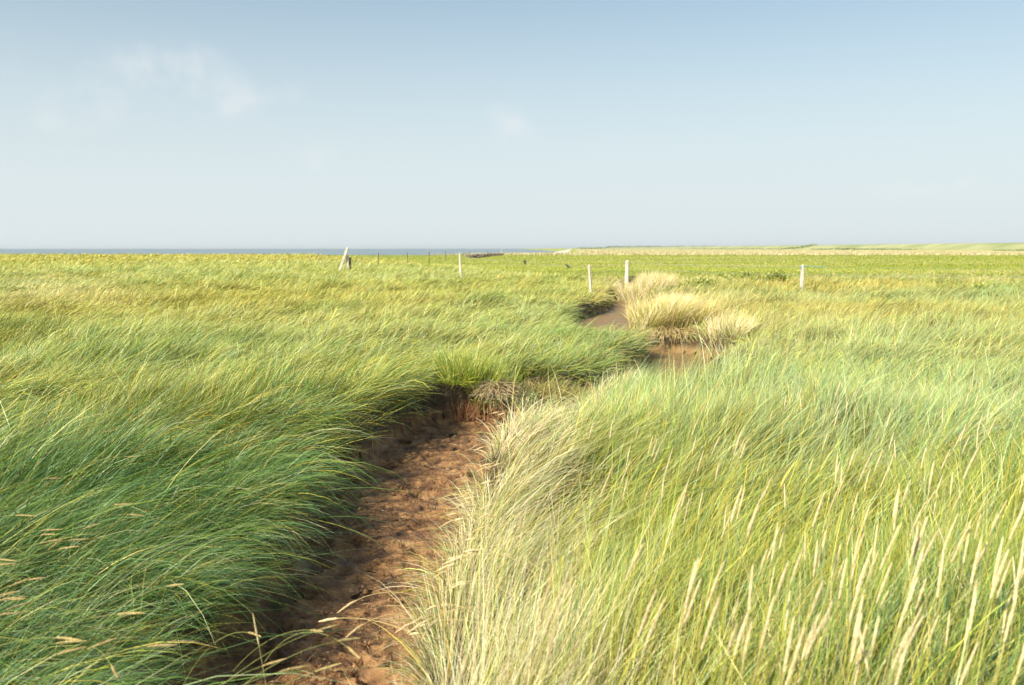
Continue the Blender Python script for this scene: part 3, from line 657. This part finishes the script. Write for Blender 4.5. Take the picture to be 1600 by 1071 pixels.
tag(build('dead_grass_mound', V, Q, MSTRAW, Cc, loc=(-.22, 12.0, mz + .02)), 'grey brown dome of matted dead grass beside the bright green tussock', 'grass mound')
def leafy(name, cx, cy, w_, h_, nst, label, cols, cat='plant', loc_z=None, leaf=.028):
    z0 = zat(cx, cy) if loc_z is None else loc_z; root = empty(name, (cx, cy, z0)); tag(root, label, cat)
    SV = []; SF = []; LV = []; LF = []; LC = []
    for k in range(nst):
        an = random.uniform(0, 6.28); q = random.uniform(.2, 1); bx_, by_ = math.cos(an) * w_ * .35 * q, math.sin(an) * w_ * .25 * q
        tip = Vector((bx_ + math.cos(an) * w_ * .5 * q, by_ + math.sin(an) * w_ * .35 * q, h_ * random.uniform(.6, 1.05) * (1.1 - .35 * q))); bs = Vector((bx_, by_, -.05)); md = bs.lerp(tip, .5) + Vector((0, 0, h_ * .12))
        pts = [bs, md, tip]; v, f = tube(pts, .0035, 4, .4); o_ = len(SV); SV += v; SF += [tuple(i_ + o_ for i_ in ff) for ff in f]
        for l in range(int(22 * h_ / .3) + 6):
            t_ = random.uniform(.15, 1.05); p_ = bs.lerp(tip, t_) + Vector((0, 0, h_ * .12 * 4 * t_ * (1 - t_))); d = Vector((random.gauss(0, 1), random.gauss(0, 1), random.gauss(.4, .6))).normalized(); u_ = d.cross(Vector((random.gauss(0, 1), random.gauss(0, 1), 1))).normalized()
            s_ = leaf * random.uniform(.6, 1.3); o_ = len(LV); LV += [tuple(p_), tuple(p_ + d * s_ * .5 + u_ * s_ * .28), tuple(p_ + d * s_), tuple(p_ + d * s_ * .5 - u_ * s_ * .28)]; LF.append((o_, o_ + 1, o_ + 2, o_ + 3)); cc = np.array(random.choice(cols)) * random.uniform(.8, 1.2); LC += [cc] * 4
    build('stem', SV, SF, MWD, parent=root); build('foliage', np.array(LV), np.array(LF), MG, np.array(LC), parent=root)
leafy('leafy_plant', .14, 11.8, .70, .30, 120, 'low grey green leafy plant under the dead grass mound at the channel head', [(.26, .32, .10), (.36, .40, .16), (.16, .20, .07), (.46, .40, .20)], loc_z=-.40)
leafy('leafy_plant', -2.15, 8.9, .40, .42, 22, 'small bright leafy plant in the dark left bank grass', [(.22, .33, .05), (.14, .24, .04)])
# reddish dead stems at the foot of the head wall
n = 260; x = R.uniform(-.75, .30, n); y = 11.72 + .35 * np.clip(x, -1, 1) * .6 + R.normal(0, .06, n); c = np.array([(.30, .11, .05), (.42, .20, .10), (.50, .34, .2)])[R.integers(0, 3, n)]
zz = np.full(n, FLOOR - .02)
V, Q, Cc, _ = blades(np.stack([x, y, zz], 1), R.uniform(0, 6.28, n), R.normal(.1, .1, n), R.normal(.5, .3, n), R.uniform(.12, .36, n), np.full(n, .008), 4, c, c)
tag(build('red_stems', V - np.array([-.2, 12, FLOOR]), Q, MSTRAW, Cc, loc=(-.2, 12, FLOOR)), 'reddish brown dead stems at the foot of the channel head', 'dead stems', kind='stuff')
# darker broad-leaved weeds standing out of the distant grass
for (px, py, ww, hh, lb) in [(1090, 441, 1.5, .55, 'dark green weed clump right of the thick post'), (1165, 433, 1.9, .6, 'wide dark green weed clump left of the insulator post'), (1216, 437, .7, .8, 'narrow dark weed nearest the insulator post'),
                             (868, 431, .9, .4, 'small dark weed left of the slim leaning post'), (895, 433, .8, .45, 'dark weed beside the foot of the slim leaning post'), (1548, 447, 1.6, .4, 'low dark weed clump near the right edge of the meadow'),
                             (650, 414, 1.6, .45, 'low dark weed in front of the far dark posts'), (20, 447, 1.2, .3, 'low dark weed at the left edge of the meadow')]:
    x, y = at(px, py, .35); leafy('weed_clump', float(x), float(y), ww, hh - .04, 44, lb, [(.28, .36, .08), (.38, .44, .10), (.48, .48, .14)], 'weeds', leaf=.085)

# ------------------------------------------------------------------ far hedges and wood
def hedge(x0, y0, x1, y1, n, h, w_, label, cols, leaf=.9, zb=None):
    t_ = R.random(n); x = x0 + (x1 - x0) * t_ + R.normal(0, w_ * .3, n); y = y0 + (y1 - y0) * t_ + R.normal(0, w_ * .5, n)
    hh = h * (.45 + .75 * vnoise(x, y, 14, 7)); zb_ = land(x, y) if zb is None else np.full(n, zb)
    z = zb_ + hh * R.random(n) ** .7
    d = R.normal(0, 1, (n, 3)); d /= np.linalg.norm(d, axis=1)[:, None]; e_ = np.cross(d, R.normal(0, 1, (n, 3))); e_ /= np.linalg.norm(e_, axis=1)[:, None]
    s_ = (leaf * R.uniform(.5, 1.2, n))[:, None]; P = np.stack([x - x0, y - y0, z], 1)
    V = np.stack([P - d * s_, P + e_ * s_ * .6, P + d * s_, P - e_ * s_ * .6], 1).reshape(-1, 3); Q = np.arange(n * 4).reshape(-1, 4)
    c = np.repeat(np.array(cols)[R.integers(0, len(cols), n)] * R.uniform(.8, 1.2, n)[:, None], 4, 0)
    tag(build('hedge', V, Q, MG, c, loc=(x0, y0, 0)), label, 'hedge')
gc = [(.22, .27, .10), (.28, .32, .13), (.16, .21, .08)]
hedge((1270 - 800) / FPX * 900, 900, (1425 - 800) / FPX * 780, 780, 2600, 1.5, 8, 'dark green hedge line below the dike, right of centre', gc)
hedge((1060 - 800) / FPX * 1500, 1500, (1270 - 800) / FPX * 1150, 1150, 2000, 1.5, 12, 'thin distant hedge line left along the dike foot', gc, 1.2)
hedge((1553 - 800) / FPX * 470, 470, (1680 - 800) / FPX * 440, 440, 2400, 1.25, 5, 'short dark hedge at the right edge below the dike', gc, .45)
hedge((905 - 800) / FPX * 4200, 4200, (1120 - 800) / FPX * 4000, 4000, 1800, 6, 30, 'faint tree line on the far horizon right of the sea', gc, 4)

# ------------------------------------------------------------------ seed stalks, each one a thing
def stalk_proto(kind, seed):
    """stem along a bent curve leaning to +x, spindle shaped seed head at the end"""
    rg = np.random.default_rng(seed)
    if kind == 'upright': th = (rg.uniform(.02, .12), rg.uniform(.30, .60)); Ls = .78; hl = rg.uniform(.12, .18)
    elif kind == 'lodged': th = (rg.uniform(.5, .8), rg.uniform(1.35, 1.75)); Ls = .70; hl = rg.uniform(.08, .12)
    else: th = (rg.uniform(.5, .9), rg.uniform(1.7, 2.2)); Ls = .48; hl = rg.uniform(.07, .10)
    n = 12; p = np.zeros(3); pts = [p.copy()]; Lt = Ls + hl; sway = rg.normal(0, .25)
    for k in range(n):
        t_ = (k + .5) / n; a = th[0] + (th[1] - th[0]) * t_ ** 1.1; f = sway * t_
        p = p + Lt / n * np.array([math.sin(a) * math.cos(f), math.sin(a) * math.sin(f), math.cos(a)]); pts.append(p.copy())
    pts = np.array(pts); ks = Ls / Lt * n; k0 = int(ks)
    def ev(t_): q = min(t_ * n, n - 1e-6); i_ = int(q); return pts[i_] + (pts[i_ + 1] - pts[i_]) * (q - i_)
    sv, sf = tube([ev(t_) for t_ in np.linspace(0, .995, 12)], .0017, 4, .6)
    # head: dense overlapping spikelets round the axis
    HV = []; HF = []; t0 = Ls / Lt; rows = 26
    axis = [ev(t0 + (1 - t0) * j / (rows + 2)) for j in range(rows + 3)]
    rmax = (.0039 if kind == 'upright' else .0034) * rg.uniform(.8, 1.25)
    core = [(a_[0], a_[1], a_[2]) for a_ in axis]; cv, cf = tube(core, rmax * .45, 5, .5); HV += cv; HF += [tuple(f) for f in cf]
    for j in range(rows):
        t_ = j / rows; prof = rmax * (math.sin(math.pi * min(1, t_ * .92 + .10)) ** .6) * rg.uniform(.75, 1.2); c = Vector(axis[j]); d = (Vector(axis[j + 2]) - Vector(axis[j])).normalized()
        a_ = d.cross(Vector((.2, .9, .1))).normalized(); b_ = d.cross(a_)
        for q in range(7):
            an = q * 6.283 / 7 + j * .9 + rg.normal(0, .2); o = a_ * math.cos(an) + b_ * math.sin(an); tn = d.cross(o)
            ln = rg.uniform(.009, .020); base = c + o * prof * .35; mid = c + o * prof + d * ln * .5; tip = c + o * prof * (1.0 + rg.uniform(0, .35)) + d * ln * rg.uniform(1, 1.35); i0 = len(HV)
            HV += [tuple(base), tuple(mid + tn * .0027), tuple(tip), tuple(mid - tn * .0027)]; HF += [(i0, i0 + 1, i0 + 2, i0 + 3)]
    return (sv, sf), (HV, HF), np.array(axis[rows // 2])
def const_mat(name, c0, c1):
    m, t, b = mat(name); noise_col(t, b, [(.3, c0), (.7, c1)], 60, 3, rough=.8); b.inputs['Specular IOR Level'].default_value = .2
    tr = N('ShaderNodeBsdfTranslucent', t); mxs = N('ShaderNodeMixShader', t); mxs.inputs[0].default_value = .2; tr.inputs[0].default_value = (*c1, 1)
    t.links.new(b.outputs[0], mxs.inputs[1]); t.links.new(tr.outputs[0], mxs.inputs[2]); t.links.new(mxs.outputs[0], t.nodes['Material Output'].inputs[0]); return m
MH = {'upright': const_mat('pale_seed', (.66, .55, .31), (.88, .80, .56)), 'lodged': const_mat('tan_seed', (.46, .36, .16), (.66, .54, .28)), 'droop': const_mat('cream_seed', (.76, .60, .36), (.90, .78, .54))}
MS = {'upright': const_mat('yellow_stem', (.42, .40, .12), (.55, .50, .20)), 'lodged': const_mat('green_stem', (.20, .26, .08), (.34, .34, .12)), 'droop': const_mat('straw_stem', (.50, .40, .18), (.66, .54, .28))}
STALKS = {}
def proto(kind, q):
    if (kind, q) not in STALKS:
        (sv, sf), (hv, hf), mid = stalk_proto(kind, 100 + q * 7 + len(kind))
        STALKS[(kind, q)] = [None, None, None, mid, sv, sf, hv, hf]
    return STALKS[(kind, q)]
LBL = {'upright': ('pale cream seed head standing upright above the grass right of the creek', 'upright seed heads right of the creek'),
       'lodged': ('tan seed head lying among the dark green grass left of the creek', 'lodged seed heads left of the creek'),
       'droop': ('straw seed head arching left over the right edge of the muddy creek', 'seed heads arching over the creek')}
def stalk(kind, px, py, zh, rot, sc_, label=None, mscale=None):
    P = proto(kind, random.randrange(9)); x, y = at(px, py, zh); mid = P[3] * sc_
    rx_, ry_ = x - (mid[0] * math.cos(rot) - mid[1] * math.sin(rot)), y - (mid[0] * math.sin(rot) + mid[1] * math.cos(rot))
    loc = (rx_, ry_, zh - mid[2])
    if P[0] is None:
        P[0] = empty('seed_stalk', loc); P[1] = build('stem', P[4], P[5], MS[kind], parent=P[0]); P[2] = build('seed_head', P[6], P[7], MH[kind], parent=P[0]); r_ = P[0]
    else:
        r_ = P[0].copy(); COL.objects.link(r_)
        for ch in (P[1], P[2]): c_ = ch.copy(); COL.objects.link(c_); c_.parent = r_
    r_.location = loc; r_.rotation_euler = (0, 0, rot); r_.scale = (sc_,) * 3
    l, g_ = LBL[kind]; tag(r_, label or l, 'seed head', g_); return r_
Z = lambda X, Y: (1040 + X / 2.605, 660 + Y / 2.605)
up = [(1000, 240, 950, 350), (968, 240, 908, 410), (945, 435, 905, 530), (858, 450, 848, 540), (775, 485, 765, 620), (1040, 410, 995, 570), (1060, 430, 1010, 520), (1115, 460, 1030, 560), (1240, 445, 1210, 560),
      (1280, 490, 1248, 640), (1135, 555, 1100, 700), (1070, 615, 1005, 790), (905, 620, 865, 705), (740, 590, 700, 695), (830, 560, 780, 650), (790, 650, 755, 790), (620, 510, 600, 610), (455, 450, 415, 550), (320, 300, 290, 370),
      (380, 370, 330, 430), (235, 550, 155, 800), (130, 600, 65, 765), (125, 690, 85, 790), (355, 625, 335, 750), (485, 600, 455, 700), (335, 810, 280, 910), (350, 820, 310, 990), (525, 830, 475, 1000), (545, 935, 485, 1060),
      (230, 755, 130, 890), (800, 820, 750, 950), (800, 860, 810, 980), (1050, 820, 940, 960), (1459, 370, 1400, 450), (1459, 500, 1440, 570), (1459, 570, 1410, 700), (320, 30, 265, 140), (630, 695, 590, 760), (1255, 140, 1225, 200),
      (1085, 190, 1075, 260), (890, 120, 840, 200), (835, 160, 785, 220), (700, 170, 690, 210), (1025, 470, 990, 560), (1050, 520, 1020, 600), (930, 470, 890, 560), (1005, 700, 960, 790), (860, 560, 820, 620), (1370, 530, 1330, 620), (1420, 760, 1380, 860)]
cnt = 0
for (a, b_, c_, d_) in up:
    x1, y1 = Z(a, b_); x2, y2 = Z(c_, d_); px, py = (x1 + x2) / 2, (y1 + y2) / 2; ln = math.hypot(x1 - x2, y1 - y2)
    zh = .74 + random.uniform(-.04, .06); dd = at(px, py, zh); lean_ = math.atan2(x1 - x2, y2 - y1); rot = rad(75) - lean_ * 2.6 + random.gauss(0, .1)
    stalk('upright', px, py, zh, rot, zh / .80 * random.uniform(.85, 1.12)); cnt += 1
for (px, py) in [(885, 905), (878, 940), (862, 960), (860, 1010), (1010, 960), (1080, 915), (1022, 975), (1500, 850), (1560, 900), (1520, 950), (1210, 850), (1180, 800), (1150, 790), (1060, 790), (990, 880), (1330, 720), (1400, 800), (1245, 1020), (722, 1050), (1345, 1010)]:
    zh = .76 + random.uniform(-.05, .05); stalk('upright', px, py, zh, random.gauss(.35, .4), zh / .80)
    cnt += 1
for k in range(52):
    px = random.uniform(1120, 1600); py = random.uniform(790, 1060); zh = random.uniform(.58, .78); stalk('upright', px, py, zh, random.gauss(.3, .4), zh / .80 * random.uniform(.8, 1.05)); cnt += 1
for k in range(84):      # smaller ones further back on the right
    px = random.uniform(900, 1600); py = random.uniform(600, 800); zh = random.uniform(.50, .62); stalk('upright', px, py, zh, random.gauss(.3, .5), .78); cnt += 1
for k in range(40):
    px = random.uniform(0, 470) if k < 28 else random.uniform(0, 640); py = random.uniform(840, 1065) if k < 28 else random.uniform(640, 860)
    zh = random.uniform(.32, .44)
    for _ in range(30):
        hx, hy = at(px, py, zh)
        if float(creek(np.array([hx]), np.array([hy]))[0][0]) > .35: break
        px = random.uniform(0, 560)
    stalk('lodged', px, py, zh, random.gauss(.15, .35), random.uniform(.85, 1.1))
k = 0
while k < 46:
    py = random.uniform(640, 990); t_ = (py - 640) / 360; xe = np.interp(py, [640, 670, 700, 750, 800, 850, 900, 950, 1000], [780, 762, 748, 728, 708, 700, 690, 655, 610])
    px = xe + random.uniform(-8, 50) ; zh = random.uniform(.10, .34)
    stalk('droop', px, py, zh, rad(180) + random.gauss(0, .35), random.uniform(.75, 1.1)); k += 1
stalk('droop', 545, 945, .12, rad(170), 1.25, 'bright seed head reaching furthest left over the mud')
stalk('droop', 515, 968, .06, rad(176), 1.25, 'curved white seed head hanging just above the brown mud')
stalk('droop', 555, 984, .06, rad(182), 1.15, 'straight pale seed head low over the mud near the bottom')
s_ = stalk('upright', 400, 985, .50, rad(150), .62, 'single golden seed stalk standing against the dark left bank')

print('objects', len(bpy.data.objects), 'stalks', cnt)

# ------------------------------------------------------------------ sea haze: a closed box of thin air round everything below the sky
V = [(x, y, z) for x in (-11800, 11800) for y in (-11800, 11800) for z in (-4.5, 24)]
F = [(0, 1, 3, 2), (4, 6, 7, 5), (0, 4, 5, 1), (2, 3, 7, 6), (0, 2, 6, 4), (1, 5, 7, 3)]
m = bpy.data.materials.new('haze_air'); m.use_nodes = True; t = m.node_tree; t.nodes.clear(); o_ = N('ShaderNodeOutputMaterial', t); v_ = N('ShaderNodeVolumePrincipled', t)
v_.inputs['Color'].default_value = (.86, .92, 1, 1); v_.inputs['Density'].default_value = .00010; v_.inputs['Anisotropy'].default_value = .2; t.links.new(v_.outputs[0], o_.inputs['Volume'])
tag(build('haze', V, F, m), kind='stuff')
